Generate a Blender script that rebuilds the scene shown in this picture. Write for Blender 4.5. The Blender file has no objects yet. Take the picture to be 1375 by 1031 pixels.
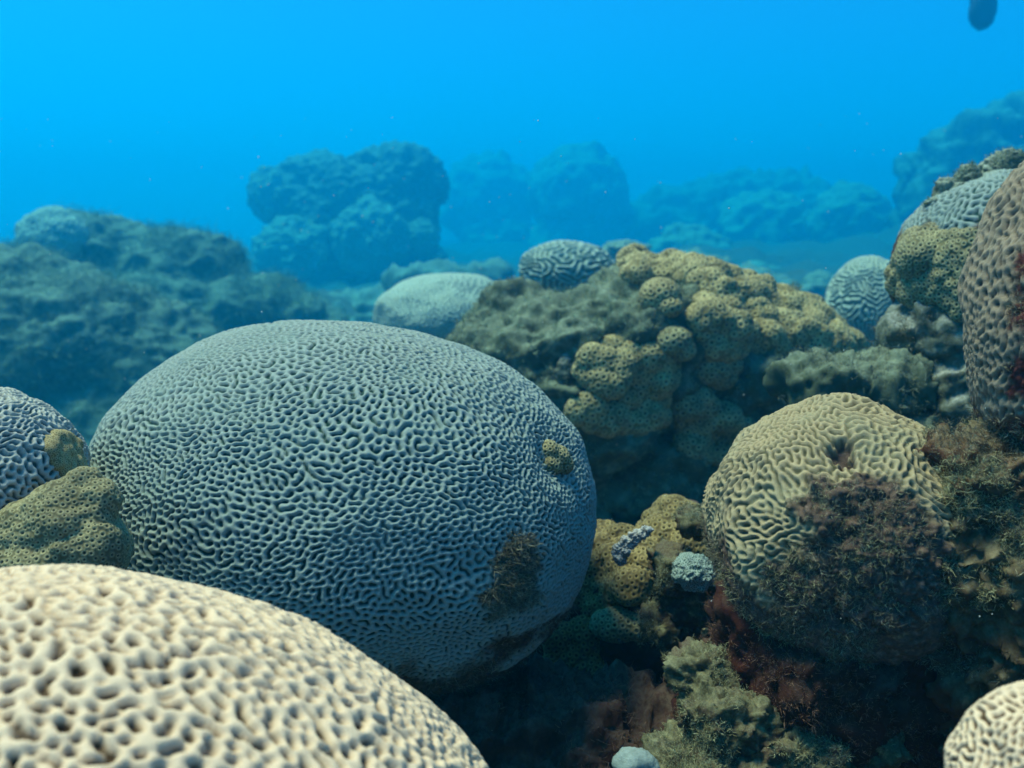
import bpy, bmesh, math, random
import numpy as np
from mathutils import Vector, Matrix
from mathutils.bvhtree import BVHTree
from mathutils.kdtree import KDTree

# ------------------------------------------------------------------ camera, light, exposure
S = bpy.context.scene
COL = S.collection
LENS, PITCH, CAMZ = 30.0, math.radians(10.0), 1.0
FPX = 1375 * LENS / 36.0

cam_d = bpy.data.cameras.new('camera'); cam_d.lens = LENS; cam_d.clip_start = .02; cam_d.clip_end = 300
cam_d.dof.use_dof = True; cam_d.dof.focus_distance = 1.12; cam_d.dof.aperture_fstop = 4.8
cam = bpy.data.objects.new('camera', cam_d); COL.objects.link(cam)
cam.location = (0, 0, CAMZ); cam.rotation_euler = (math.pi / 2 - PITCH, 0, 0)
S.camera = cam

SUN = Vector((-.32, .06, .94)).normalized()          # direction towards the sun
sun_d = bpy.data.lights.new('sun', 'SUN'); sun_d.energy = 5.0; sun_d.angle = math.radians(18)
sun_d.color = (1.0, .545, .36)
sun = bpy.data.objects.new('sun', sun_d); COL.objects.link(sun)
sun.rotation_euler = (-SUN).to_track_quat('-Z', 'Y').to_euler(); sun.location = (0, 0, 30)

W = bpy.data.worlds.new('World'); S.world = W; W.use_nodes = True
wn = W.node_tree; bg = wn.nodes['Background']
sky = wn.nodes.new('ShaderNodeTexSky'); sky.sky_type = 'NISHITA'; sky.sun_disc = False
sky.sun_elevation = math.asin(SUN.z); sky.sun_rotation = math.atan2(SUN.x, SUN.y)
mul = wn.nodes.new('ShaderNodeMix'); mul.data_type = 'RGBA'; mul.blend_type = 'MULTIPLY'
mul.inputs['Factor'].default_value = 1.0
mul.inputs['B'].default_value = (.20, .575, .98, 1)   # daylight filtered by the water column
wn.links.new(sky.outputs['Color'], mul.inputs['A']); wn.links.new(mul.outputs['Result'], bg.inputs['Color'])
bg.inputs['Strength'].default_value = .092

S.view_settings.view_transform = 'Standard'; S.view_settings.look = 'None'
S.view_settings.exposure = 1.24; S.view_settings.gamma = 1.0; S.view_settings.use_curve_mapping = False
S.cycles.use_denoising = True
S.cycles.max_bounces = 8; S.cycles.diffuse_bounces = 3; S.cycles.volume_bounces = 3
S.cycles.caustics_reflective = False; S.cycles.caustics_refractive = False
S.cycles.sample_clamp_indirect = 4.0

# water air: haze box numbers
HAZE_D, HAZE_COL, HAZE_ABS = .098, (.002, .136, .226), (.03, .83, .995)
HAZE_TOP = CAMZ + 9.5

# ------------------------------------------------------------------ helpers
CP, SP = math.cos(PITCH), math.sin(PITCH)
CAMV = np.array((0, 0, CAMZ))

def ray(px, py):
    x = (px - 687.5) / FPX; y = (515.5 - py) / FPX
    return np.array((x, CP + y * SP, -SP + y * CP))       # axis depth 1

def at(px, py, d):
    return CAMV + ray(px, py) * d

def pm(px, d):
    return px * d / FPX

def far_k(d):
    # the reef opens up behind the first corals: how much farther things stand
    t = min(1., max(0., (d - 1.25) / 2.2)); return 1 + 1.0 * t * t * (3 - 2 * t)

kof = {}

def _hash(ix, iy, iz, seed):
    h = (ix.astype(np.uint32) * np.uint32(374761393) + iy.astype(np.uint32) * np.uint32(668265263)
         + iz.astype(np.uint32) * np.uint32(2246822519) + np.uint32((seed * 3266489917) & 0xffffffff))
    h ^= h >> np.uint32(15); h *= np.uint32(2246822519); h ^= h >> np.uint32(13)
    h *= np.uint32(3266489917); h ^= h >> np.uint32(16)
    return h.astype(np.float64) / 4294967295.0

def vnoise(p, seed=0):
    f = np.floor(p); t = p - f; i = f.astype(np.int64)
    t = t * t * t * (t * (t * 6 - 15) + 10)
    out = 0
    for dx in (0, 1):
        for dy in (0, 1):
            for dz in (0, 1):
                w = ((t[:, 0] if dx else 1 - t[:, 0]) * (t[:, 1] if dy else 1 - t[:, 1])
                     * (t[:, 2] if dz else 1 - t[:, 2]))
                out = out + w * _hash(i[:, 0] + dx, i[:, 1] + dy, i[:, 2] + dz, seed)
    return out * 2 - 1

def fbm(p, octaves=4, seed=0, gain=.5):
    a, s, out = 1.0, 1.0, 0.0
    for o in range(octaves):
        out = out + a * vnoise(p * s + 17.3 * o, seed + o)
        a *= gain; s *= 2.03
    return out

def turing(N, lam, bias, seed, iters=8, w=.5, gain=2.2):
    rng = np.random.default_rng(seed); u = rng.normal(size=(N, N))
    k = np.hypot(np.fft.fftfreq(N)[:, None], np.fft.rfftfreq(N)[None, :]) * lam
    B = np.exp(-((k - 1) / w) ** 2); B[0, 0] = 0
    for _ in range(iters):
        v = np.fft.irfft2(np.fft.rfft2(u) * B, (N, N)); v /= v.std() + 1e-9
        u = np.tanh(gain * v + bias)
    return np.fft.irfft2(np.fft.rfft2(u) * np.exp(-(k / 2.3) ** 2), (N, N))

def warped(u, seed, k):
    # uneven growth: stretch and squeeze the relief here and there
    N = len(u); rng = np.random.default_rng(seed + 99); t = np.arange(N) / N * math.tau
    X, Y = np.meshgrid(np.arange(N), np.arange(N)); X = X.astype(float); Y = Y.astype(float); gx, gy = X.copy(), Y.copy()
    for _ in range(7):
        a, b = rng.integers(-5, 6, 2)
        q = max(1., math.hypot(a, b)); ph = rng.uniform(0, math.tau, 2)
        arg = a * X / N * math.tau + b * Y / N * math.tau
        gx += k * .55 * N / (math.tau * q) * np.sin(arg + ph[0]); gy += k * .55 * N / (math.tau * q) * np.sin(arg + ph[1])
    fx, fy = np.floor(gx), np.floor(gy); tx, ty = gx - fx, gy - fy
    i, j = fx.astype(int) % N, fy.astype(int) % N; i1, j1 = (i + 1) % N, (j + 1) % N
    return (u[j, i] * (1 - tx) + u[j, i1] * tx) * (1 - ty) + (u[j1, i] * (1 - tx) + u[j1, i1] * tx) * ty

def mesh_from(name, co, faces, attrs=None, mat=None, smooth=True):
    me = bpy.data.meshes.new(name)
    n, k = faces.shape
    me.vertices.add(len(co)); me.vertices.foreach_set('co', np.ascontiguousarray(co, dtype=np.float32).ravel())
    me.loops.add(n * k); me.loops.foreach_set('vertex_index', np.ascontiguousarray(faces, dtype=np.int32).ravel())
    me.polygons.add(n); me.polygons.foreach_set('loop_start', np.arange(0, n * k, k, dtype=np.int32))
    me.polygons.foreach_set('use_smooth', np.full(n, smooth, dtype=bool))
    me.update(calc_edges=True)
    for a, v in (attrs or {}).items():
        at_ = me.attributes.new(a, 'FLOAT', 'POINT'); at_.data.foreach_set('value', np.ascontiguousarray(v, dtype=np.float32))
    if mat: me.materials.append(mat)
    return me

def link(name, me, label=None, cat=None, group=None, kind=None, parent=None):
    o = bpy.data.objects.new(name, me); COL.objects.link(o)
    if parent is not None: o.parent = parent
    if label: o['label'] = label
    if cat: o['category'] = cat
    if group: o['group'] = group
    if kind: o['kind'] = kind
    return o

def normals_of(me):
    a = np.empty(len(me.vertices) * 3, dtype=np.float32)
    me.vertex_normals.foreach_get('vector', a)
    return a.reshape(-1, 3).astype(np.float64)

def coords_of(me):
    a = np.empty(len(me.vertices) * 3, dtype=np.float32); me.vertices.foreach_get('co', a)
    return a.reshape(-1, 3).astype(np.float64)

def set_attr(me, name, v):
    a = me.attributes.get(name) or me.attributes.new(name, 'FLOAT', 'POINT')
    a.data.foreach_set('value', np.ascontiguousarray(v, dtype=np.float32))

# ------------------------------------------------------------------ materials
def lin(c):
    return tuple(c) + (1.0,)

class Mat:
    def __init__(self, name, rough=.85):
        self.m = bpy.data.materials.new(name); self.m.use_nodes = True
        self.nt = self.m.node_tree; self.b = self.nt.nodes['Principled BSDF']
        self.b.inputs['Roughness'].default_value = rough
        self.b.inputs['Specular IOR Level'].default_value = .12
    def n(self, t, **kw):
        x = self.nt.nodes.new(t)
        for k, v in kw.items(): setattr(x, k, v)
        return x
    def attr(self, name):
        return self.n('ShaderNodeAttribute', attribute_name=name).outputs['Fac']
    def noise(self, scale, detail=4, rough=.6):
        x = self.n('ShaderNodeTexNoise'); x.inputs['Scale'].default_value = scale
        x.inputs['Detail'].default_value = detail; x.inputs['Roughness'].default_value = rough
        if not hasattr(self, 'geo'): self.geo = self.n('ShaderNodeNewGeometry').outputs['Position']
        self.nt.links.new(self.geo, x.inputs['Vector'])
        return x.outputs['Fac']
    def ramp(self, src, stops):
        r = self.n('ShaderNodeValToRGB'); e = r.color_ramp.elements
        while len(e) < len(stops): e.new(.5)
        for q, (p, c) in zip(e, stops): q.position = p; q.color = lin(c)
        self.nt.links.new(src, r.inputs['Fac']); return r.outputs['Color']
    def mix(self, a, b, f, mode='MIX'):
        x = self.n('ShaderNodeMix', data_type='RGBA', blend_type=mode)
        for s, v in (('A', a), ('B', b)):
            if isinstance(v, tuple): x.inputs[s].default_value = lin(v)
            else: self.nt.links.new(v, x.inputs[s])
        if isinstance(f, (int, float)): x.inputs['Factor'].default_value = f
        else: self.nt.links.new(f, x.inputs['Factor'])
        return x.outputs['Result']
    def rng(self, src, a, b, c=0., d=1.):
        x = self.n('ShaderNodeMapRange'); x.interpolation_type = 'SMOOTHSTEP'
        for i, v in zip(('From Min', 'From Max', 'To Min', 'To Max'), (a, b, c, d)): x.inputs[i].default_value = v
        self.nt.links.new(src, x.inputs['Value']); return x.outputs['Result']
    def done(self, col, bump=None, strength=.3, dist=.002):
        self.nt.links.new(col, self.b.inputs['Base Color'])
        if bump is not None:
            bp = self.n('ShaderNodeBump'); bp.inputs['Strength'].default_value = strength; bp.inputs['Distance'].default_value = dist
            self.nt.links.new(bump, bp.inputs['Height']); self.nt.links.new(bp.outputs['Normal'], self.b.inputs['Normal'])
        return self.m

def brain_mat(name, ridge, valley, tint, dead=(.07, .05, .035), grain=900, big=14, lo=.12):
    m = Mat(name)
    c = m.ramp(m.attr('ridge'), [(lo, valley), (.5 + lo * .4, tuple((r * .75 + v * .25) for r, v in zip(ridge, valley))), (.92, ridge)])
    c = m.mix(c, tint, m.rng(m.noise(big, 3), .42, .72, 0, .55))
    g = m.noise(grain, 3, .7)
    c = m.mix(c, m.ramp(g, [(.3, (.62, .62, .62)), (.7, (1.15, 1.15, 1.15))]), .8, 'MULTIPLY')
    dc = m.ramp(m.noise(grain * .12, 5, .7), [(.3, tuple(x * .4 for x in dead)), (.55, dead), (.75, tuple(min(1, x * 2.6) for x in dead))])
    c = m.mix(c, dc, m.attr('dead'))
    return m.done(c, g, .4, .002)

def rock_mat(name, dark, mid, pale, scale=30, red=None, dust=(.36, .36, .33), dust_amt=.75):
    m = Mat(name, .95)
    n1 = m.noise(scale, 6, .68); n2 = m.noise(scale * .22, 4, .6); n3 = m.noise(scale * 5, 3, .7)
    c = m.ramp(n1, [(.28, dark), (.52, mid), (.74, pale)])
    if red: c = m.mix(c, red, m.rng(n2, .42, .62, 0, .85))
    # pale sediment settles on faces that look up
    g = m.n('ShaderNodeNewGeometry'); sx = m.n('ShaderNodeSeparateXYZ'); m.nt.links.new(g.outputs['Normal'], sx.inputs[0])
    up = m.rng(sx.outputs['Z'], .25, .95, 0, dust_amt)
    k = m.n('ShaderNodeMath', operation='MULTIPLY'); m.nt.links.new(up, k.inputs[0]); m.nt.links.new(m.rng(n3, .35, .65, .25, 1), k.inputs[1])
    c = m.mix(c, dust, k.outputs[0])
    return m.done(c, m.mix(n1, n3, .5), .6, .006)

def turf_mat(name, a, b, tip):
    m = Mat(name, .9)
    c = m.ramp(m.attr('rnd'), [(.0, a), (.6, b), (.97, tip)])
    c = m.mix(c, tip, m.rng(m.attr('tip'), .3, 1.0, 0, .6))
    m.b.inputs['Subsurface Weight'].default_value = 0
    return m.done(c)

def polyp_mat(name, rim, flesh, centre, grain=500):
    m = Mat(name, .7)
    c = m.ramp(m.attr('polyp'), [(.13, centre), (.30, tuple(x * .55 for x in flesh)), (.54, rim), (.78, tuple((x + y) / 2 for x, y in zip(rim, flesh))), (1., tuple(x * .8 for x in flesh))])
    n = m.noise(18, 3)
    c = m.mix(c, m.ramp(n, [(.35, (.62, .62, .62)), (.65, (1.2, 1.2, 1.15))]), .8, 'MULTIPLY')
    g = m.noise(grain, 3)
    c = m.mix(c, m.ramp(g, [(.3, (.7, .7, .7)), (.7, (1.15, 1.15, 1.15))]), .7, 'MULTIPLY')
    return m.done(c, g, .2, .001)

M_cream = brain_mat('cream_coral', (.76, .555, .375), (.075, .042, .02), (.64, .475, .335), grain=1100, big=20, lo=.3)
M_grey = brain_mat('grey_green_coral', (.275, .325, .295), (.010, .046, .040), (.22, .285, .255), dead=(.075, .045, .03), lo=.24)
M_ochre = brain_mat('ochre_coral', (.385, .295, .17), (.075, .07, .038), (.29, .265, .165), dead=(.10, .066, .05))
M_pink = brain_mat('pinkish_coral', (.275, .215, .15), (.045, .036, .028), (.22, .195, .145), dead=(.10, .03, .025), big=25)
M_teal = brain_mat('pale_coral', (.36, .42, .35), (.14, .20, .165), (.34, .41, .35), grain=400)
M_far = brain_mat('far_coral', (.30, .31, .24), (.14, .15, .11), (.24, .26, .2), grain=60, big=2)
M_rock = rock_mat('algal_rock', (.025, .03, .022), (.10, .11, .075), (.30, .30, .24))
M_rockp = rock_mat('pale_algal_rock', (.045, .055, .04), (.13, .145, .10), (.28, .31, .24), scale=26, dust=(.32, .36, .30))
M_rockt = rock_mat('turf_rock', (.03, .045, .032), (.085, .115, .08), (.20, .24, .17), scale=14, dust=(.26, .31, .25), dust_amt=.55)
M_olive = rock_mat('olive_rock', (.02, .014, .008), (.075, .055, .03), (.17, .135, .08), scale=30, red=(.075, .028, .016), dust=(.22, .2, .13), dust_amt=.45)
M_rockm = rock_mat('olive_turf_rock', (.03, .034, .02), (.085, .105, .068), (.22, .245, .17), scale=26, red=(.06, .075, .045), dust=(.25, .28, .21), dust_amt=.5)
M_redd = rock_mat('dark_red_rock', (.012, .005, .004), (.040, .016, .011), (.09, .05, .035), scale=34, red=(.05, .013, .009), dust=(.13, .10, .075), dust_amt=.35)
M_pebble = rock_mat('pebble_stone', (.10, .13, .12), (.19, .23, .21), (.28, .32, .30), scale=60, dust=(.27, .31, .30), dust_amt=.4)
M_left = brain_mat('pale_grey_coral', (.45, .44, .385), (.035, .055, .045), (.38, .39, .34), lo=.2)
M_rub = rock_mat('encrusted_rubble', (.025, .022, .014), (.085, .075, .038), (.27, .25, .14), scale=70, red=(.06, .03, .022), dust=(.24, .235, .15), dust_amt=.4)
M_rockfar = rock_mat('far_rock', (.03, .035, .028), (.09, .10, .07), (.22, .23, .18), scale=4, dust=(.30, .31, .27))
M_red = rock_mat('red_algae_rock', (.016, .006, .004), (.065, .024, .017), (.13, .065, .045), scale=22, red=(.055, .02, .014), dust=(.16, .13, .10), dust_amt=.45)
M_bed = rock_mat('rubble_bed', (.02, .016, .012), (.06, .05, .04), (.16, .15, .12), scale=9, dust=(.17, .16, .14), dust_amt=.5)
M_turf = turf_mat('turf', (.035, .045, .030), (.11, .12, .075), (.30, .31, .22))
M_turfl = turf_mat('pale_turf', (.045, .07, .045), (.13, .18, .115), (.33, .42, .30))
M_turfd = turf_mat('dark_red_turf', (.04, .015, .01), (.12, .055, .036), (.26, .16, .11))
M_turfy = turf_mat('yellow_turf', (.05, .05, .025), (.17, .16, .075), (.42, .40, .24))
M_turfr = turf_mat('red_turf', (.02, .012, .009), (.10, .075, .045), (.36, .33, .22))
M_zoa = polyp_mat('zoanthid', (.45, .36, .185), (.25, .19, .085), (.06, .058, .032))
M_zoab = polyp_mat('brown_zoanthid', (.31, .23, .10), (.16, .11, .045), (.012, .016, .010))
M_zoag = polyp_mat('green_zoanthid', (.36, .315, .175), (.19, .16, .08), (.015, .025, .018))
M_crust = rock_mat('pale_crust', (.10, .10, .10), (.26, .26, .26), (.55, .55, .55), scale=120, dust=(.5, .5, .5))

# ------------------------------------------------------------------ builders
def rot_basis(roll):
    # ellipsoid axes: x across the picture, y away, z up, rolled about the viewing direction
    c, s = math.cos(roll), math.sin(roll)
    return np.array(((c, 0, -s), (0, 1, 0), (s, 0, c)))

def ray_ellipsoid(c, M, r, px, py):
    d = ray(px, py); Mi = (M / r).T
    o = Mi @ (CAMV - c); v = Mi @ d
    A, B, C_ = v @ v, o @ v, o @ o - 1
    D = B * B - A * C_
    t = (-B - math.sqrt(D)) / A if D > 0 else -B / A
    return CAMV + d * t

def dome(name, cx, cy, d, rx, rz, ry, lam, label, cat='coral', group=None, N=384, seed=1, roll=0, tmax=106, bias=.8,
         iters=7, w=.5, amp=.33, up=.55, side=0., base=.03, bscale=2.5, dents=(), scars=(), mat=None, gain=2.2, below=None, warp=.22, sq=0.):
    """massive coral: an ellipsoid carrying a grown meander relief"""
    k0 = far_k(d); d *= k0; ry *= k0
    c = at(cx, cy, d); r = np.array((pm(rx, d), ry, pm(rz, d))); M = rot_basis(roll)
    toc = CAMV - c; toc /= np.linalg.norm(toc)
    wv = toc + np.array((side, 0, up)); wv /= np.linalg.norm(wv)
    e1 = np.cross((0, 0, 1), wv); e1 /= np.linalg.norm(e1); e2 = np.cross(wv, e1)
    T = math.radians(tmax)
    g = np.linspace(-T, T, N); X, Y = np.meshgrid(g, g); th = np.hypot(X, Y); ph = np.arctan2(Y, X)
    keep = th <= T
    idx = -np.ones((N, N), dtype=np.int64); idx[keep] = np.arange(keep.sum())
    th, ph = th[keep], ph[keep]
    n = np.cos(th)[:, None] * wv + np.sin(th)[:, None] * (np.cos(ph)[:, None] * e1 + np.sin(ph)[:, None] * e2)
    L = n @ M
    scale = 1 + base * fbm(L * bscale, 3, seed + 50)
    scale += sq * 4 * (L[:, 0] * L[:, 2]) ** 2
    nor = (L / r) @ M.T; nor /= np.linalg.norm(nor, axis=1)[:, None]
    p = c + (L * r * scale[:, None]) @ M.T
    lam_m = pm(lam, d - .75 * ry); h = 2 * T * (r.prod() ** (1 / 3)) / N
    u = warped(turing(N, lam_m / h, bias, seed, iters, w, gain), seed, warp)[keep]
    depth = amp * lam_m
    hgt = np.clip(u, -1.05, 1.05) * depth
    hgt += depth * .25 * fbm(p / (lam_m * 2.5), 2, seed + 9)
    dead = np.zeros(len(p))
    for (sx, sy, sr, kind) in scars:
        q = ray_ellipsoid(c, M, r, sx, sy); R = pm(sr, np.dot(q - CAMV, (0, CP, -SP)))
        dd = np.linalg.norm(p - q, axis=1) / R + .45 * fbm(p / (R * .55), 3, seed + 31)
        f = np.clip((1.25 - dd) / .5, 0, 1); f = f * f * (3 - 2 * f)
        hgt = hgt * (1 - f)
        if kind == 'hole': hgt -= f * R * .8
        elif kind == 'bump': hgt += f * R * .14 * (1 + 1.6 * fbm(p / (R * .25), 3, seed + 5))
        else: hgt += f * R * (-.02 + .13 * fbm(p / (R * .2), 5, seed + 5, .6))
        if kind != 'dent': dead = np.maximum(dead, f)
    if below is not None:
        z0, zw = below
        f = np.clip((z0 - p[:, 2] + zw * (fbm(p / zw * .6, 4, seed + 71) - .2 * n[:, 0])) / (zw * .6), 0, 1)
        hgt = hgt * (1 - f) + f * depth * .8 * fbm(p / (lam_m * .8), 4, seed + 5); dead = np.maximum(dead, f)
    for (dx, dy, dr, dep) in dents:
        q = ray_ellipsoid(c, M, r, dx, dy); R = pm(dr, np.dot(q - CAMV, (0, CP, -SP)))
        hgt += dep * R * np.exp(-(np.linalg.norm(p - q, axis=1) / R) ** 2)
    p = p + nor * hgt[:, None]
    f = np.stack((idx[:-1, :-1], idx[:-1, 1:], idx[1:, 1:], idx[1:, :-1]), -1).reshape(-1, 4)
    f = f[(f >= 0).all(1)]
    me = mesh_from(name, p, f, {'ridge': np.clip(u * .5 + .5, 0, 1), 'dead': dead}, mat)
    o = link(name, me, label, cat, group)
    o_data[o.name] = (p, nor, dead); kof[o.name] = k0
    return o

o_data = {}

def blob_mesh(lumps, voxel, smooth=6):
    """union of ellipsoids -> even skin.  lumps: (centre, radii)"""
    bm = bmesh.new()
    for c, r in lumps:
        r = (r, r, r) if isinstance(r, (int, float)) else r
        bmesh.ops.create_icosphere(bm, subdivisions=4 if len(lumps) < 16 else 3, radius=1, matrix=Matrix.Translation(Vector(c)) @ Matrix.Diagonal((*r, 1)))
    me = bpy.data.meshes.new('tmp'); bm.to_mesh(me); bm.free()
    o = bpy.data.objects.new('tmp', me); COL.objects.link(o)
    m = o.modifiers.new('r', 'REMESH'); m.mode = 'VOXEL'; m.voxel_size = voxel; m.use_smooth_shade = True
    s = o.modifiers.new('s', 'SMOOTH'); s.factor = .5; s.iterations = smooth
    dg = bpy.context.evaluated_depsgraph_get()
    me2 = bpy.data.meshes.new_from_object(o.evaluated_get(dg))
    bpy.data.objects.remove(o); bpy.data.meshes.remove(me)
    n = len(me2.polygons)
    fl = np.empty(n * 4, dtype=np.int32); me2.loops.foreach_get('vertex_index', fl)
    co, nr = coords_of(me2), normals_of(me2)
    bpy.data.meshes.remove(me2)
    return co, nr, fl.reshape(-1, 4)

def vnormals(co, f):
    nf = np.cross(co[f[:, 2]] - co[f[:, 0]], co[f[:, 3]] - co[f[:, 1]]) if f.shape[1] == 4 else np.cross(co[f[:, 1]] - co[f[:, 0]], co[f[:, 2]] - co[f[:, 0]])
    out = np.zeros_like(co)
    for k in range(f.shape[1]):
        for a in range(3): out[:, a] += np.bincount(f[:, k], nf[:, a], len(co))
    return out / (np.linalg.norm(out, axis=1)[:, None] + 1e-12)

def lum(items, d0):
    """(px, py, rx, ry_px[, depth offset m[, depth radius px]]) -> world lumps"""
    out = []; k0 = far_k(d0); d0 *= k0
    for it in items:
        px, py, rx, ry = it[:4]; off = it[4] if len(it) > 4 else 0; rd = it[5] if len(it) > 5 else (rx + ry) / 2
        d = d0 + off * k0
        out.append((at(px, py, d), (pm(rx, d), pm(rd, d), pm(ry, d))))
    return out

def rock(name, lumps, voxel, amp, fscale, label, cat='rock', mat=None, seed=1, smooth=8, group=None, fine=.25, octaves=5, d=1.):
    k0 = far_k(d); voxel *= k0; amp *= k0; fscale /= k0
    co, nr, f = blob_mesh(lumps, voxel, smooth)
    n = fbm(co * fscale, octaves, seed, .55)
    rid = 1 - np.abs(fbm(co * fscale * 1.7 + 5, 4, seed + 20, .55)) * 2
    co2 = co + nr * (amp * (n + .5 * rid) + amp * fine * fbm(co * fscale * 7, 3, seed + 40, .6))[:, None]
    me = mesh_from(name, co2, f, None, mat or M_rock)
    o = link(name, me, label, cat, group)
    o_data[o.name] = (co2, vnormals(co2, f), None); kof[o.name] = k0
    trees[o.name] = BVHTree.FromPolygons([tuple(v) for v in co2], [tuple(q) for q in f])
    return o

trees = {}

def hit(o, px, py, fallback=None):
    d = Vector(ray(px, py))
    if o.name not in trees: trees[o.name] = BVHTree.FromPolygons([tuple(v) for v in coords_of(o.data)], [tuple(p.vertices) for p in o.data.polygons])
    h = trees[o.name].ray_cast(Vector(CAMV), d)
    if h[0] is None: return np.array(at(px, py, fallback)) if fallback else None
    return np.array(h[0])

def depth_of(p):
    return float(np.dot(p - CAMV, (0, CP, -SP)))

def on(o, items, sink=.3, fb=2.):
    """lumps sitting on a rock where the view ray meets it: (px, py, rpx, rpy)"""
    out = []
    for px, py, rx, ry in items:
        p = hit(o, px, py, fb); d = depth_of(p)
        rr = pm((rx + ry) / 2, d)
        out.append((p + ray(px, py) * rr * sink, (pm(rx, d), rr, pm(ry, d))))
    return out

def mat_on(o, poly, r, seed=1, step=None, sink=.45, extra=(), depth=.75):
    """lumps of a thin sheet growing over a surface, inside an outline"""
    rng = np.random.default_rng(seed); P = np.array(poly, float); step = step or r * .48; out = []
    n = len(P)
    for y in np.arange(P[:, 1].min(), P[:, 1].max() + .1, step):
        for x in np.arange(P[:, 0].min(), P[:, 0].max() + .1, step):
            a, b = x + rng.normal() * step * .25, y + rng.normal() * step * .25; ins = False
            for i in range(n):
                x1, y1 = P[i]; x2, y2 = P[i - 1]
                if (y1 > b) != (y2 > b) and a < (x2 - x1) * (b - y1) / (y2 - y1) + x1: ins = not ins
            if not ins: continue
            p = hit(o, a, b)
            if p is None: continue
            d = depth_of(p); rr = pm(r * rng.uniform(.88, 1.14), d)
            out.append((p + ray(a, b) / np.linalg.norm(ray(a, b)) * rr * sink, (rr, rr * depth, rr * .9)))
    return out + on(o, extra, .25)

def zoanthids(name, lumps, spacing, voxel, label, seed=1, mat=None, group=None, cat='coral', smooth=12, lumpy=.0, crater=.21, k=1.):
    spacing *= k; voxel *= k; lumpy *= k
    co, nr, f = blob_mesh(lumps, voxel, smooth)
    co = co + nr * (lumpy * fbm(co / (spacing * 5), 3, seed))[:, None]
    rng = np.random.default_rng(seed); order = rng.permutation(len(co))[:14000]
    cell = spacing; g = {}; pts = []
    for i in order:
        p = co[i]; k = (int(p[0] // cell), int(p[1] // cell), int(p[2] // cell)); ok = True
        for a in (-1, 0, 1):
            for b in (-1, 0, 1):
                for c in (-1, 0, 1):
                    for q in g.get((k[0] + a, k[1] + b, k[2] + c), ()):
                        if (q[0] - p[0]) ** 2 + (q[1] - p[1]) ** 2 + (q[2] - p[2]) ** 2 < cell * cell * .66: ok = False; break
                    if not ok: break
                if not ok: break
            if not ok: break
        if ok: g.setdefault(k, []).append(p); pts.append(p)
    kd = KDTree(len(pts))
    for i, p in enumerate(pts): kd.insert(p, i)
    kd.balance()
    nd = np.empty(len(co)); n2 = np.empty(len(co)); ni = np.empty(len(co), dtype=int)
    for i, p in enumerate(co):
        q = kd.find_n(p, 2); nd[i] = q[0][2]; n2[i] = q[-1][2]; ni[i] = q[0][1]
    rs = rng.uniform(.85, 1.12, len(pts))[ni]
    x = np.maximum(nd / (spacing * .58), 2 * nd / (nd + n2 + 1e-9) * .92) / rs
    prof = np.where(x < .5, -.95 * (1 - (x / .5) ** 2) + .75 * (x / .5) ** 2, .75 * np.clip(1 - ((x - .56) / .6) ** 2, -.4, 1))
    hgt = spacing * crater * prof
    co2 = co + nr * hgt[:, None]
    me = mesh_from(name, co2, f, {'polyp': np.clip(x, 0, 1)}, mat or M_zoa)
    o = link(name, me, label, cat, group); o_data[o.name] = (co2, nr, None)
    return o

def turf(parent, n, length, width, seed, mat=None, sel=None, up=.35, spread=.75, clump=6., name='turf_algae', blades=6, src=None, face=-.25, thr=-.1, tuft_spread=.4):
    """short filaments in tufts over a surface, as one uncountable part"""
    p, nr, _ = src if src is not None else o_data[parent.name]
    k0 = kof.get(parent.name, 1.); length *= k0; width *= k0; clump /= k0
    rng = np.random.default_rng(seed)
    toc = CAMV - p; toc /= np.linalg.norm(toc, axis=1)[:, None]
    ok = (np.sum(nr * toc, 1) > face)
    if sel is not None: ok &= sel(p, nr)
    cn = fbm(p * clump, 3, seed + 3); ok &= cn > thr
    ids = np.flatnonzero(ok)
    if len(ids) == 0: return None
    w = np.clip(cn[ids] - thr + .15, .05, None); ids = rng.choice(ids, n, p=w / w.sum())
    base = np.repeat(p[ids], blades, 0); nn = np.repeat(nr[ids], blades, 0)
    K = len(base); lean = np.repeat(rng.normal(size=(n, 3)), blades, 0) * .45
    dirv = nn + np.array((0, 0, up)) + lean + rng.normal(size=(K, 3)) * spread
    dirv /= np.linalg.norm(dirv, axis=1)[:, None]
    ln = length * np.repeat(rng.uniform(.5, 1.25, n), blades) * rng.uniform(.5, 1.2, K)
    base = base + rng.normal(size=(K, 3)) * length * tuft_spread - nn * length * .08
    sd = np.cross(dirv, rng.normal(size=(K, 3))); sd /= np.linalg.norm(sd, axis=1)[:, None] + 1e-9
    curl = rng.normal(size=(K, 3)) * .5 + np.array((.1, 0, .05))
    wd = (width * rng.uniform(.6, 1.3, K))[:, None]
    m1 = base + (dirv + curl * -.2) * ln[:, None] * .5
    tp = base + (dirv + curl) * ln[:, None]
    co = np.stack((base, m1 - sd * wd, m1 + sd * wd, tp), 1).reshape(-1, 3)
    b = np.arange(K)[:, None] * 4
    f = np.concatenate((b + np.array((0, 2, 1)), b + np.array((1, 2, 3))), 1).reshape(-1, 3)
    r = np.clip(np.repeat(rng.uniform(0, .75, n), blades) + rng.uniform(0, .25, K), 0, 1)
    me = mesh_from(name, co, f, {'rnd': np.repeat(r, 4), 'tip': np.tile((0, .5, .5, 1.), K)}, mat or M_turf)
    return link(name, me, kind='stuff', parent=parent)

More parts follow.
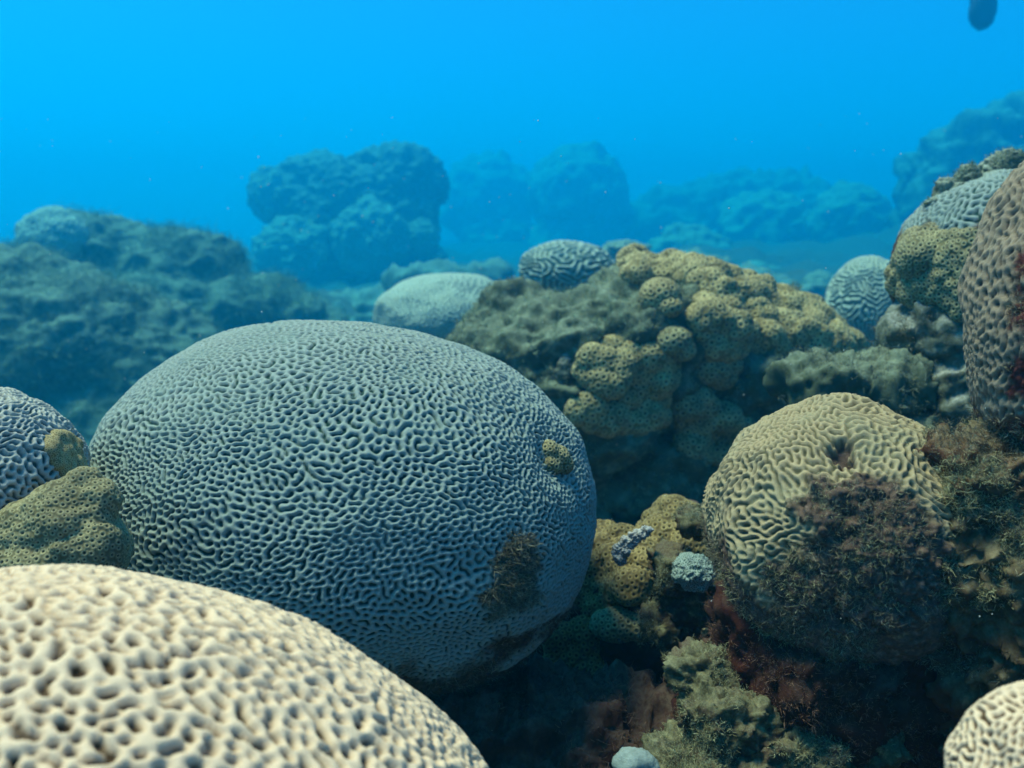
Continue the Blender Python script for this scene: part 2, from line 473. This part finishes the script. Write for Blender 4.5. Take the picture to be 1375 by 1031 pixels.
# ------------------------------------------------------------------ setting: sea bed, water
def seabed():
    ys = np.concatenate((np.linspace(-1.5, 3, 110), np.geomspace(3.04, 120, 150)))
    xs = np.linspace(-1, 1, 190)
    Y, U = np.meshgrid(ys, xs, indexing='ij'); X = U * np.maximum(3.2, Y * .95 + 1.5)
    p = np.stack((X.ravel(), Y.ravel(), np.zeros(X.size)), 1)
    far = np.clip((p[:, 1] - 4) / 40, 0, 1); drop = np.clip((p[:, 1] - 2.2) / 3.5, 0, 1); drop = drop * drop * (3 - 2 * drop)
    z = .04 + .10 * fbm(p * 1.6, 4, 3) + .035 * fbm(p * 9, 3, 8) - .14 * np.exp(-((p[:, 1] - .9) / .9) ** 2)
    z += -1.6 * drop + drop * (.35 * fbm(p * .5, 4, 33) + 1.1 * far * (.6 + fbm(p * .12, 4, 34)))
    z += np.clip((p[:, 0] - 3) / 24, 0, 1) * np.clip((p[:, 1] - 10) / 40, 0, 1) * 2.2
    p[:, 2] = z
    n, m = Y.shape
    i = np.arange(n * m).reshape(n, m)
    f = np.stack((i[:-1, :-1], i[1:, :-1], i[1:, 1:], i[:-1, 1:]), -1).reshape(-1, 4)[:, ::-1]
    link('seabed', mesh_from('seabed', p, f, None, M_bed), kind='structure')
seabed()

def haze():
    hx, y0, y1, z0, z1 = 125, -15, 125, -3.4, HAZE_TOP
    co = np.array([(x, y, z) for x in (-hx, hx) for y in (y0, y1) for z in (z0, z1)], float)
    f = np.array([(0, 1, 3, 2), (4, 6, 7, 5), (0, 4, 5, 1), (2, 3, 7, 6), (0, 2, 6, 4), (1, 5, 7, 3)])
    m = bpy.data.materials.new('water_haze'); m.use_nodes = True; nt = m.node_tree
    nt.nodes.remove(nt.nodes['Principled BSDF'])
    v = nt.nodes.new('ShaderNodeVolumePrincipled')
    v.inputs['Density'].default_value = HAZE_D; v.inputs['Color'].default_value = lin(HAZE_COL)
    v.inputs['Absorption Color'].default_value = lin(HAZE_ABS); v.inputs['Anisotropy'].default_value = .6
    nt.links.new(v.outputs[0], nt.nodes['Material Output'].inputs['Volume'])
    link('haze', mesh_from('haze', co, f, None, m, smooth=False), kind='stuff')
haze()

# ------------------------------------------------------------------ big corals
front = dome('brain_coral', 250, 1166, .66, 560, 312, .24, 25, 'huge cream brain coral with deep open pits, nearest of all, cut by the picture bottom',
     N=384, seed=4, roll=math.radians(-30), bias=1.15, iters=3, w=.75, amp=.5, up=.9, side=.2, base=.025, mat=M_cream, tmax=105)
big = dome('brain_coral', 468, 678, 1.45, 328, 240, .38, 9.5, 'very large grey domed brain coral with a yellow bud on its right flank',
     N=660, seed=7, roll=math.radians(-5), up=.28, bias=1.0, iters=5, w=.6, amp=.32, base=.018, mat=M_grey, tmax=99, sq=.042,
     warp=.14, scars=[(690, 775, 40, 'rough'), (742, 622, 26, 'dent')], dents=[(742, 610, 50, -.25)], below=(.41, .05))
turf(big, 1700, .008, .00036, 5, M_turfr, sel=lambda p, n: (o_data[big.name][2] > .06) & (p[:, 2] > .47), clump=20, name='algae_patch', thr=-.6)
turf(big, 1500, .008, .00036, 55, M_turfr, sel=lambda p, n: (o_data[big.name][2] > .5), clump=20, name='algae_fringe', thr=-.3)

left = dome('brain_coral', -22, 648, 1.12, 112, 122, .16, 9., 'pale brain coral with stretched ridges, cut by the left picture edge',
     N=272, seed=11, bias=.55, iters=7, w=.5, amp=.34, mat=M_left, up=.4, side=.4, base=.05)
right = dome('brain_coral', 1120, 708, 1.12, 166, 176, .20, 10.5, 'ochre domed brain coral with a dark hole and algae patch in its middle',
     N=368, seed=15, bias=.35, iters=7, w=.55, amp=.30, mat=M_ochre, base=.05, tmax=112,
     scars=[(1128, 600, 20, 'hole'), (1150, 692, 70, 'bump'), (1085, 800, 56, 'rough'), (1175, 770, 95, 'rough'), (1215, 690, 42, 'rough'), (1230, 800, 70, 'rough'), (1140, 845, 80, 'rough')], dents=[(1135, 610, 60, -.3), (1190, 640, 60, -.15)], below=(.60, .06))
turf(right, 4200, .0068, .00032, 6, M_turfr, sel=lambda p, n: o_data[right.name][2] > .4, clump=18, name='algae_patch', thr=-.3)
turf(right, 1500, .0065, .00032, 66, M_turfy, sel=lambda p, n: o_data[right.name][2] > .5, clump=25, name='algae_fringe', thr=.15)

corner = dome('brain_coral', 1420, 1075, .62, 128, 150, .08, 15, 'white pitted brain coral peeking in at the bottom right corner',
     N=256, seed=21, bias=.8, iters=5, w=.6, amp=.3, mat=M_cream)
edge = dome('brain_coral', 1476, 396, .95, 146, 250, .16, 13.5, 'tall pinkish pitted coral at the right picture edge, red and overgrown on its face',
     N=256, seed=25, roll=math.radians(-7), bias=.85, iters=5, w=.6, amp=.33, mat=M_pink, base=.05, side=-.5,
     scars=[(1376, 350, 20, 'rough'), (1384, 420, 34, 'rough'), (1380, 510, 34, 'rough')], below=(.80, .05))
turf(edge, 1800, .007, .00034, 12, M_turfr, sel=lambda p, n: (o_data[edge.name][2] > .3) , clump=18, name='algae_patch', thr=-.4)

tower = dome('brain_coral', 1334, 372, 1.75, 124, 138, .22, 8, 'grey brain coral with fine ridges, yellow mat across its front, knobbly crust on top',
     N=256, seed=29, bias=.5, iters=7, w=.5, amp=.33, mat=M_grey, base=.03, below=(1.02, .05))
fine = dome('brain_coral', 1165, 412, 2.6, 54, 66, .14, 6.2, 'small pale blue brain coral with winding ridges behind the yellow reef rock',
     N=256, seed=33, bias=.1, iters=12, w=.4, amp=.3, mat=M_teal, base=.02)
small = dome('brain_coral', 762, 362, 2.75, 64, 37, .13, 8.5, 'low brain coral with widely spaced ridges on top of the turf covered rock',
     N=224, seed=37, bias=.15, iters=8, w=.5, amp=.3, mat=M_teal, base=.03)
pale = dome('boulder_coral', 600, 425, 3.0, 98, 58, .26, 5.2, 'pale green finely pitted coral behind the big grey dome, dimpled on top',
     N=272, seed=41, bias=.9, iters=6, w=.5, amp=.22, mat=M_teal, base=.035, bscale=2.0, dents=[(640, 388, 22, -.3), (575, 402, 24, -.2)])

# ------------------------------------------------------------------ middle reef rock with yellow mats
mid = rock('reef_rock', lum([(760, 520, 150, 130), (700, 450, 85, 65, .1), (860, 470, 150, 110), (990, 500, 130, 110, .05), (1080, 530, 90, 85, .05),
     (880, 620, 130, 130, .12), (760, 700, 160, 160, .25), (980, 680, 150, 160, .22), (650, 520, 60, 70, .15), (860, 385, 40, 30, .1)], 2.25), .011, .035, 6.0,
     'large turf covered reef rock with yellow polyp mats, behind the big grey coral', mat=M_rockm, seed=3, d=2.25)
turf(mid, 8000, .010, .0008, 7, M_turfl, clump=9, thr=-.5, sel=lambda p, n: n[:, 2] > -.35)
turf(mid, 3200, .010, .0008, 8, M_turfy, clump=6, thr=.05, sel=lambda p, n: n[:, 2] > .2)
zs = pm(9., 2.1)
G = 'yellow zoanthid mats on the middle reef rock'
zoanthids('zoanthid_colony', mat_on(mid, [(835, 348), (880, 340), (940, 352), (1000, 366), (1060, 398), (1115, 418), (1150, 452), (1130, 474), (1085, 470), (1060, 452), (1030, 470), (985, 472), (945, 455), (935, 415), (960, 395), (930, 376), (880, 372), (838, 366)], 20, 2, sink=.55,
     extra=[(990, 395, 42, 22), (868, 352, 30, 13)]),
     zs, .0032, 'long yellow polyp mat along the crest of the middle reef rock', seed=2, group=G, lumpy=.012, k=kof[mid.name])
zoanthids('zoanthid_colony', on(mid, [(886, 398, 27, 25), (898, 412, 18, 14)], .1), zs, .0026, 'small round yellow polyp knob just below the crest mat', seed=3, group=G, k=kof[mid.name])
zoanthids('zoanthid_colony', on(mid, [(905, 458, 24, 20), (918, 470, 16, 14)], .1), zs, .0026, 'yellow green polyp knob above the curled lower mat', seed=4, group=G, mat=M_zoag, k=kof[mid.name])
zoanthids('zoanthid_colony', mat_on(mid, [(785, 478), (835, 470), (880, 472), (905, 490), (900, 515), (885, 530), (885, 560), (850, 572), (800, 572), (772, 560), (768, 540), (815, 545), (845, 528), (850, 515), (820, 520), (790, 512)], 20, 5, sink=-.05,
     extra=[(814, 495, 28, 24), (850, 548, 30, 18)]),
     zs, .0026, 'curled yellow polyp mat low on the rock beside the big grey coral', seed=5, group=G, lumpy=.008, k=kof[mid.name])
zoanthids('zoanthid_colony', on(mid, [(955, 492, 28, 26), (968, 505, 22, 18), (980, 490, 18, 16)], .2), zs, .0026, 'green tinged polyp lump under the crest mat', seed=6, group=G, mat=M_zoag, k=kof[mid.name])
zoanthids('zoanthid_colony', mat_on(mid, [(915, 535), (950, 532), (985, 560), (1010, 570), (1000, 600), (960, 612), (925, 612), (912, 575)], 20, 8, sink=-.05), zs, .0027, 'flat yellow polyp mat partly behind the ochre brain coral', seed=8, group=G, mat=M_zoag, lumpy=.008, k=kof[mid.name])

behind = rock('rubble_rock', lum([(1180, 520, 100, 42), (1100, 515, 60, 34, -.05), (1270, 530, 80, 48, .05), (1200, 580, 150, 60, .05)], 1.75), .008, .022, 10,
     'pale scruffy rubble rock behind the ochre brain coral', seed=13, mat=M_rockm, d=1.75)
turf(behind, 3600, .009, .0006, 14, M_turf, clump=12, thr=-.4)

# ------------------------------------------------------------------ right side
mat_tower = zoanthids('zoanthid_colony', mat_on(tower, [(1208, 345), (1225, 314), (1250, 308), (1275, 320), (1300, 320), (1330, 318), (1330, 420), (1290, 425), (1268, 408), (1245, 398), (1215, 400), (1204, 380)], 16, 9, extra=[(1240, 345, 34, 36)]), pm(8.5, 1.55), .0022,
     'smooth olive polyp mat across the front of the right hand tall coral', seed=9, mat=M_zoag, lumpy=.005, k=kof[tower.name])
base_tower = rock('reef_rock', lum([(1270, 450, 72, 62), (1330, 470, 60, 90), (1250, 430, 45, 50), (1290, 540, 90, 90)], 1.74), .008, .02, 9,
     'dark overhung rock under the right hand tall coral', mat=M_rock, seed=17, d=1.74)
turf(base_tower, 1500, .011, .0006, 18, M_turfr, clump=10)
top_crust = rock('sponge_crust', lum([(1255, 274, 16, 9), (1275, 256, 20, 14), (1300, 238, 14, 17), (1318, 245, 18, 12), (1340, 225, 20, 16), (1355, 215, 20, 14), (1285, 262, 20, 10), (1320, 255, 30, 12), (1270, 268, 22, 8)], 1.74), .0030, .008, 32,
     'knobbly grey crust growing on top of the tall coral', cat='sponge', mat=M_rockp, seed=19, smooth=3, d=1.74)
turf(top_crust, 700, .007, .0005, 20, M_turfl, clump=25, thr=-.5)

rr = rock('reef_rock', lum([(1320, 680, 92, 95), (1370, 640, 100, 70), (1380, 760, 120, 120), (1300, 790, 66, 80), (1370, 880, 120, 120, .03), (1264, 655, 44, 66, .02), (1274, 770, 50, 95, .02), (1360, 990, 110, 90, .06), (1490, 670, 125, 100), (1500, 800, 150, 150, .04), (1480, 960, 150, 130, .1)], .99), .0045, .018, 14,
     'shaggy brown rock hung with feathery algae at the right edge', mat=M_olive, seed=23, fine=.5, d=.99)
turf(rr, 7000, .006, .00036, 24, M_turfr, clump=14, thr=-.35, sel=lambda p, n: (n[:, 2] > -.6) & (p[:, 2] > .5), up=.1)
turf(rr, 6000, .0065, .00036, 25, M_turfy, clump=18, thr=-.05, sel=lambda p, n: (n[:, 2] > -.4) & (p[:, 2] > .6), up=.2)

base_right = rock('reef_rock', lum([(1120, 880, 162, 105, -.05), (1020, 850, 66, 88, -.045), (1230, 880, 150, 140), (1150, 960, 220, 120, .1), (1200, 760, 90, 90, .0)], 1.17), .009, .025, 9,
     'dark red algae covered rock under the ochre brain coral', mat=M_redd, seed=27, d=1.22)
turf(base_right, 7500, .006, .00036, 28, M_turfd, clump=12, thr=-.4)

# ------------------------------------------------------------------ crevice between the big corals
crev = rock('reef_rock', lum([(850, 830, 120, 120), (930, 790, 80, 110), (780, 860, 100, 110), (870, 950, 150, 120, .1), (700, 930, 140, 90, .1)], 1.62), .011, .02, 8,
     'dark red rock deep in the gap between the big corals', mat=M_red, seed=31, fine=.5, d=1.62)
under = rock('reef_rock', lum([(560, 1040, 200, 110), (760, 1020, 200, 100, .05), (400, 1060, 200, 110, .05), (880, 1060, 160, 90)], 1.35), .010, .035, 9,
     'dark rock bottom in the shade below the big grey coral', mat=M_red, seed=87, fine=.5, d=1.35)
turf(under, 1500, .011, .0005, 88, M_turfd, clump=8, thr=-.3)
zc = pm(9, 1.5)
G2 = 'zoanthid mats in the gap between the corals'
zoanthids('zoanthid_colony', mat_on(crev, [(800, 715), (830, 712), (860, 720), (880, 692), (905, 674), (930, 690), (948, 705), (945, 735), (900, 765), (850, 790), (830, 815), (790, 825), (770, 800), (790, 760)], 19, 10, extra=[(900, 715, 44, 28), (855, 745, 38, 28), (845, 785, 30, 28)]),
     zc, .0025, 'yellow brown polyp mat filling the gap right of the big grey coral', seed=10, group=G2, mat=M_zoab, lumpy=.008, k=kof[crev.name])
zoanthids('zoanthid_colony', mat_on(crev, [(745, 850), (790, 842), (802, 900), (790, 960), (755, 962), (738, 900)], 18, 21, sink=.3), zc, .0026, 'dim brown polyp mat running down into the dark gap', seed=20, group=G2, mat=M_zoab, k=kof[crev.name])
zoanthids('zoanthid_colony', on(crev, [(828, 838, 36, 22), (855, 842, 24, 16)], .0, 1.5), zc, .0023, 'small greenish polyp mat on a ledge below the gap', seed=11, group=G2, mat=M_zoag, k=kof[crev.name])
zoanthids('zoanthid_colony', on(crev, [(930, 843, 20, 15)], .0, 1.45), zc, .002, 'tiny yellow polyp tuft beside the ochre coral base', seed=12, group=G2, k=kof[crev.name])
knob = dome('boulder_coral', 930, 768, 1.39, 29, 24, .035, 3, 'small pale blue finely pitted coral knob beside the ochre coral', N=144, seed=45, bias=.9, mat=M_grey, amp=.12, base=.14, bscale=3)
tube = rock('sponge_crust', lum([(832, 748, 8, 10), (836, 738, 10, 9), (845, 728, 11, 7), (852, 722, 9, 7), (860, 717, 10, 5), (870, 711, 8, 4), (828, 740, 6, 6)], 1.42), .0012, .0035, 150, 'speckled purple grey encrusting sponge on the yellow mat', cat='sponge', mat=M_crust, seed=47, smooth=5, d=1.40)
ledge = rock('rubble_rock', lum([(905, 770, 30, 40), (930, 800, 40, 36), (900, 840, 40, 20), (945, 700, 40, 22)], 1.44), .0045, .012, 34, 'scruffy grey rubble wedged beside the ochre coral', seed=49, mat=M_rub, d=1.44)
turf(ledge, 2200, .0065, .0004, 50, M_turf, clump=16)

bud = zoanthids('zoanthid_colony', on(big, [(737, 604, 16, 15), (753, 622, 14, 13), (740, 624, 14, 13), (747, 612, 17, 16)], -.2),
     pm(8, 1.2), .0013, 'small yellow polyp bud growing out of the big grey coral', seed=14, mat=M_zoag, lumpy=.005)

# ------------------------------------------------------------------ bottom rubble
rub = rock('rubble_rock', lum([(945, 900, 48, 36, .05), (980, 960, 70, 40), (1060, 1000, 90, 40), (1130, 985, 60, 30), (1165, 1000, 40, 28), (1010, 1040, 120, 50), (930, 1030, 60, 40), (1100, 1040, 90, 40)], 1.05), .0042, .014, 30,
     'encrusted yellow grey rubble at the bottom between the dark rocks', seed=53, mat=M_rub, d=1.05)
turf(rub, 6000, .005, .00036, 54, M_turfy, clump=14, thr=-.3)
pebble = rock('pebble', lum([(850, 1025, 28, 17), (868, 1031, 22, 13)], 1.0), .003, .003, 20, 'smooth bluish white pebble at the bottom edge', cat='pebble', mat=M_pebble, seed=57, d=1.0)

# ------------------------------------------------------------------ left
left_mat = zoanthids('zoanthid_colony', lum([(92, 698, 60, 60), (22, 742, 70, 52), (50, 722, 62, 52), (70, 745, 80, 50), (125, 690, 34, 50), (115, 740, 60, 60), (112, 655, 26, 26)], 1.02), pm(8.8, .95), .0017,
     'yellow brown polyp mat at the foot of the left pale coral', seed=16, mat=M_zoag, lumpy=.006)
left_patch = zoanthids('zoanthid_colony', mat_on(left, [(58, 594), (82, 582), (102, 598), (110, 645), (92, 650), (72, 628)], 12, 18, sink=.3, extra=[(84, 606, 15, 14)]), pm(5, 1), .0014, 'small smooth yellow patch on the left pale coral', seed=18, crater=.1)

lr = rock('reef_rock', lum([(60, 480, 190, 120), (-40, 430, 170, 100), (170, 500, 130, 95), (240, 540, 100, 90), (90, 600, 260, 160, .2), (20, 390, 90, 50), (290, 545, 50, 70)], 5.3), .022, .055, 2.4,
     'broad rock furred with pale algae at the left, behind the left coral', seed=61, mat=M_rockt, d=5.3)
turf(lr, 15000, .043, .0014, 62, M_turfl, clump=4.5, thr=-.55, up=.5)
lb = rock('reef_rock', lum([(150, 340, 80, 50), (230, 360, 100, 50), (320, 425, 100, 58), (395, 436, 62, 44), (440, 446, 40, 34), (200, 440, 220, 90, .2), (100, 350, 70, 60), (260, 348, 40, 16)], 7.6), .028, .055, 2.1,
     'furred rock ridge sloping down behind the left rock', seed=65, mat=M_rockt, d=7.6)
turf(lb, 10000, .055, .0019, 66, M_turfl, clump=4, thr=-.5, up=.5)
lcoral = dome('boulder_coral', 78, 322, 7.3, 50, 42, .31, 5, 'rounded coral head on the top left of the furred ridge', N=192, seed=69, bias=.6, mat=M_teal, amp=.16, base=.08)

# ------------------------------------------------------------------ far corals in the blue
pin = rock('reef_pinnacle', lum([(470, 290, 100, 70), (430, 250, 70, 38), (540, 250, 55, 45), (510, 225, 50, 22), (530, 212, 20, 14), (470, 370, 110, 70), (440, 330, 60, 60), (560, 300, 28, 60), (575, 355, 30, 30), (590, 385, 30, 25), (440, 218, 34, 10), (480, 420, 140, 50)], 20.5), .055, .17, 1.3,
     'tall coral covered pinnacle standing up in the blue water', mat=M_rockfar, seed=71, d=20.5)
rock('reef_mound', lum([(500, 440, 110, 46), (600, 382, 46, 20), (420, 432, 60, 34), (560, 400, 40, 30), (640, 372, 40, 12)], 11.), .05, .12, 1.8, 'low shaded reef mound at the foot of the pinnacle', mat=M_rockfar, seed=95, d=11.)
rock('reef_mound', lum([(1010, 392, 90, 26), (900, 362, 80, 20), (1090, 405, 80, 30), (960, 372, 40, 18), (850, 350, 60, 14)], 10.), .05, .12, 1.8, 'low bluish reef mound close behind the yellow crest', mat=M_rockfar, seed=97, d=10.)
def far_dome(px, py, d, rx, rz, label, seed, lam=5, roll=0, base=.14, cat='coral', N=96):
    return dome('boulder_coral', px, py, d, rx, rz, pm(rx, d) * .9, lam, label, cat, 'boulder corals far off in the blue', N=N, seed=seed, bias=.5, amp=.14, mat=M_far, base=base, bscale=3.2, tmax=125, roll=roll)
far_dome(366, 262, 20.0, 33, 36, 'rounded coral lobe overhanging the left side of the pinnacle', 73)
far_dome(498, 322, 19., 50, 54, 'domed coral on the front of the pinnacle', 74, N=192)
far_dome(398, 338, 19.2, 54, 44, 'wide coral dome at the left foot of the pinnacle', 75, N=192)
far_dome(566, 320, 19.2, 22, 24, 'small coral ball on the right side of the pinnacle', 76)
far_dome(655, 272, 42, 62, 62, 'hazy boulder coral head between pinnacle and twin head', 77)
far_dome(668, 325, 41.5, 50, 50, 'hazy lower bulge of the boulder coral beside the pinnacle', 84)
far_dome(778, 262, 36, 66, 66, 'large hazy boulder coral head with round crown', 78, base=.10)
far_dome(772, 330, 36.2, 62, 60, 'hazy stalk of the large boulder coral head', 85, base=.12)
far_dome(925, 352, 22, 58, 50, 'low hazy coral dome behind the crest of the yellow mat', 79)
far_dome(1025, 318, 29, 66, 62, 'hazy round coral dome in the middle of the far slope', 80)
far_dome(1140, 300, 27, 52, 52, 'hazy dark coral dome before the far right cliff', 81, base=.1)
far_dome(1100, 385, 10, 22, 20, 'little hazy coral knob left of the pale blue brain coral', 82)
far_dome(1010, 395, 16, 60, 40, 'low hazy mound right behind the yellow mat', 83)
far_dome(840, 335, 7.5, 32, 12, 'flat green coral behind the low brain coral', 86)
slope = rock('reef_slope', lum([(1000, 330, 200, 85), (900, 320, 60, 50), (1150, 350, 140, 70), (1080, 290, 100, 40)], 38.), .16, .5, .5,
     'long hazy reef slope fading out on the right', mat=M_rockfar, seed=91, d=38.)
cliff = rock('reef_cliff', lum([(1330, 240, 125, 80), (1400, 220, 130, 85), (1260, 300, 60, 100), (1360, 320, 160, 90), (1330, 170, 40, 30)], 22.), .12, .35, .7,
     'hazy tall reef cliff at the right in the distance', mat=M_rockfar, seed=93, d=22.)

# ------------------------------------------------------------------ fish
rock('sponge', on(mid, [(757, 500, 13, 20), (760, 490, 8, 14)], .0), .004, .006, 30, 'small dark upright sponge on the rock left of the curled mat', cat='sponge', mat=M_rock, seed=101, d=2.25)

def fish():
    m = Mat('fish_skin', .6); c = m.ramp(m.noise(60), [(.3, (.03, .035, .04)), (.7, (.06, .065, .07))]); skin = m.done(c)
    d = 22.; c0 = at(1320, 10, d); L = pm(78, d)
    bm = bmesh.new(); rings = []
    prof = [(0, .02, .02), (.06, .16, .07), (.16, .25, .10), (.32, .275, .115), (.5, .25, .10), (.66, .17, .065), (.8, .075, .03), (.88, .055, .02)]
    for t, h, w in prof:
        rings.append([bm.verts.new((math.cos(a) * h * L, math.sin(a) * w * L, (t - .38) * L)) for a in [k * math.tau / 14 for k in range(14)]])
    for a, b in zip(rings, rings[1:]):
        for k in range(14): bm.faces.new((a[k], a[(k + 1) % 14], b[(k + 1) % 14], b[k]))
    bm.faces.new(rings[0][::-1]); bm.faces.new(rings[-1])
    bmesh.ops.recalc_face_normals(bm, faces=bm.faces)
    me = bpy.data.meshes.new('fish'); bm.to_mesh(me); bm.free(); me.materials.append(skin)
    for p in me.polygons: p.use_smooth = True
    o = link('fish', me, 'dark deep bodied fish nosing down at the top right', 'fish'); o.location = c0
    o.rotation_euler = (0, math.radians(6), math.radians(15))
    def fin(name, pts):
        b = bmesh.new(); t = .004 * L
        A = [b.verts.new((x * L, t, z * L)) for x, z in pts]; B = [b.verts.new((x * L, -t, z * L)) for x, z in pts]
        b.faces.new(A[::-1]); b.faces.new(B); n = len(pts)
        for k in range(n): b.faces.new((A[k], A[(k + 1) % n], B[(k + 1) % n], B[k]))
        q = bpy.data.meshes.new(name); b.to_mesh(q); b.free(); q.materials.append(skin); link(name, q, parent=o)
    fin('tail_fin', [(-.03, .48), (.03, .48), (.17, .66), (.05, .61), (-.05, .61), (-.17, .66)])
    fin('dorsal_fin', [(.24, -.2), (.30, -.02), (.28, .14), (.10, .40), (.08, .3), (.2, .1)])
    fin('anal_fin', [(-.24, -.05), (-.30, .05), (-.26, .18), (-.10, .40), (-.08, .3), (-.2, .1)])
    for s in (-1, 1):
        b = bmesh.new(); bmesh.ops.create_icosphere(b, subdivisions=2, radius=.022 * L, matrix=Matrix.Translation((.05 * L, s * .085 * L, -.26 * L)))
        q = bpy.data.meshes.new('eye'); b.to_mesh(q); b.free(); q.materials.append(skin); link('eye', q, parent=o)
fish()

# ------------------------------------------------------------------ drifting specks
def specks():
    rng = np.random.default_rng(5); co, f = [], []
    octa = np.array([(1, 0, 0), (-1, 0, 0), (0, 1, 0), (0, -1, 0), (0, 0, 1), (0, 0, -1)], float)
    tri = np.array([(0, 2, 4), (2, 1, 4), (1, 3, 4), (3, 0, 4), (2, 0, 5), (1, 2, 5), (3, 1, 5), (0, 3, 5)])
    for i in range(480):
        d = rng.uniform(.6, 6.); c = at(rng.uniform(0, 1375), rng.uniform(150, 1031), d)
        s = d * rng.uniform(.5, 1.3) / FPX * rng.uniform(.5, 1.1, 3)
        f.append(tri + 6 * i); co.append(c + octa * s)
    m = Mat('speck'); mm = m.done(m.ramp(m.noise(50), [(.3, (.5, .5, .45)), (.7, (.7, .7, .65))]))
    link('drifting_specks', mesh_from('drifting_specks', np.concatenate(co), np.concatenate(f), None, mm), kind='stuff')
specks()
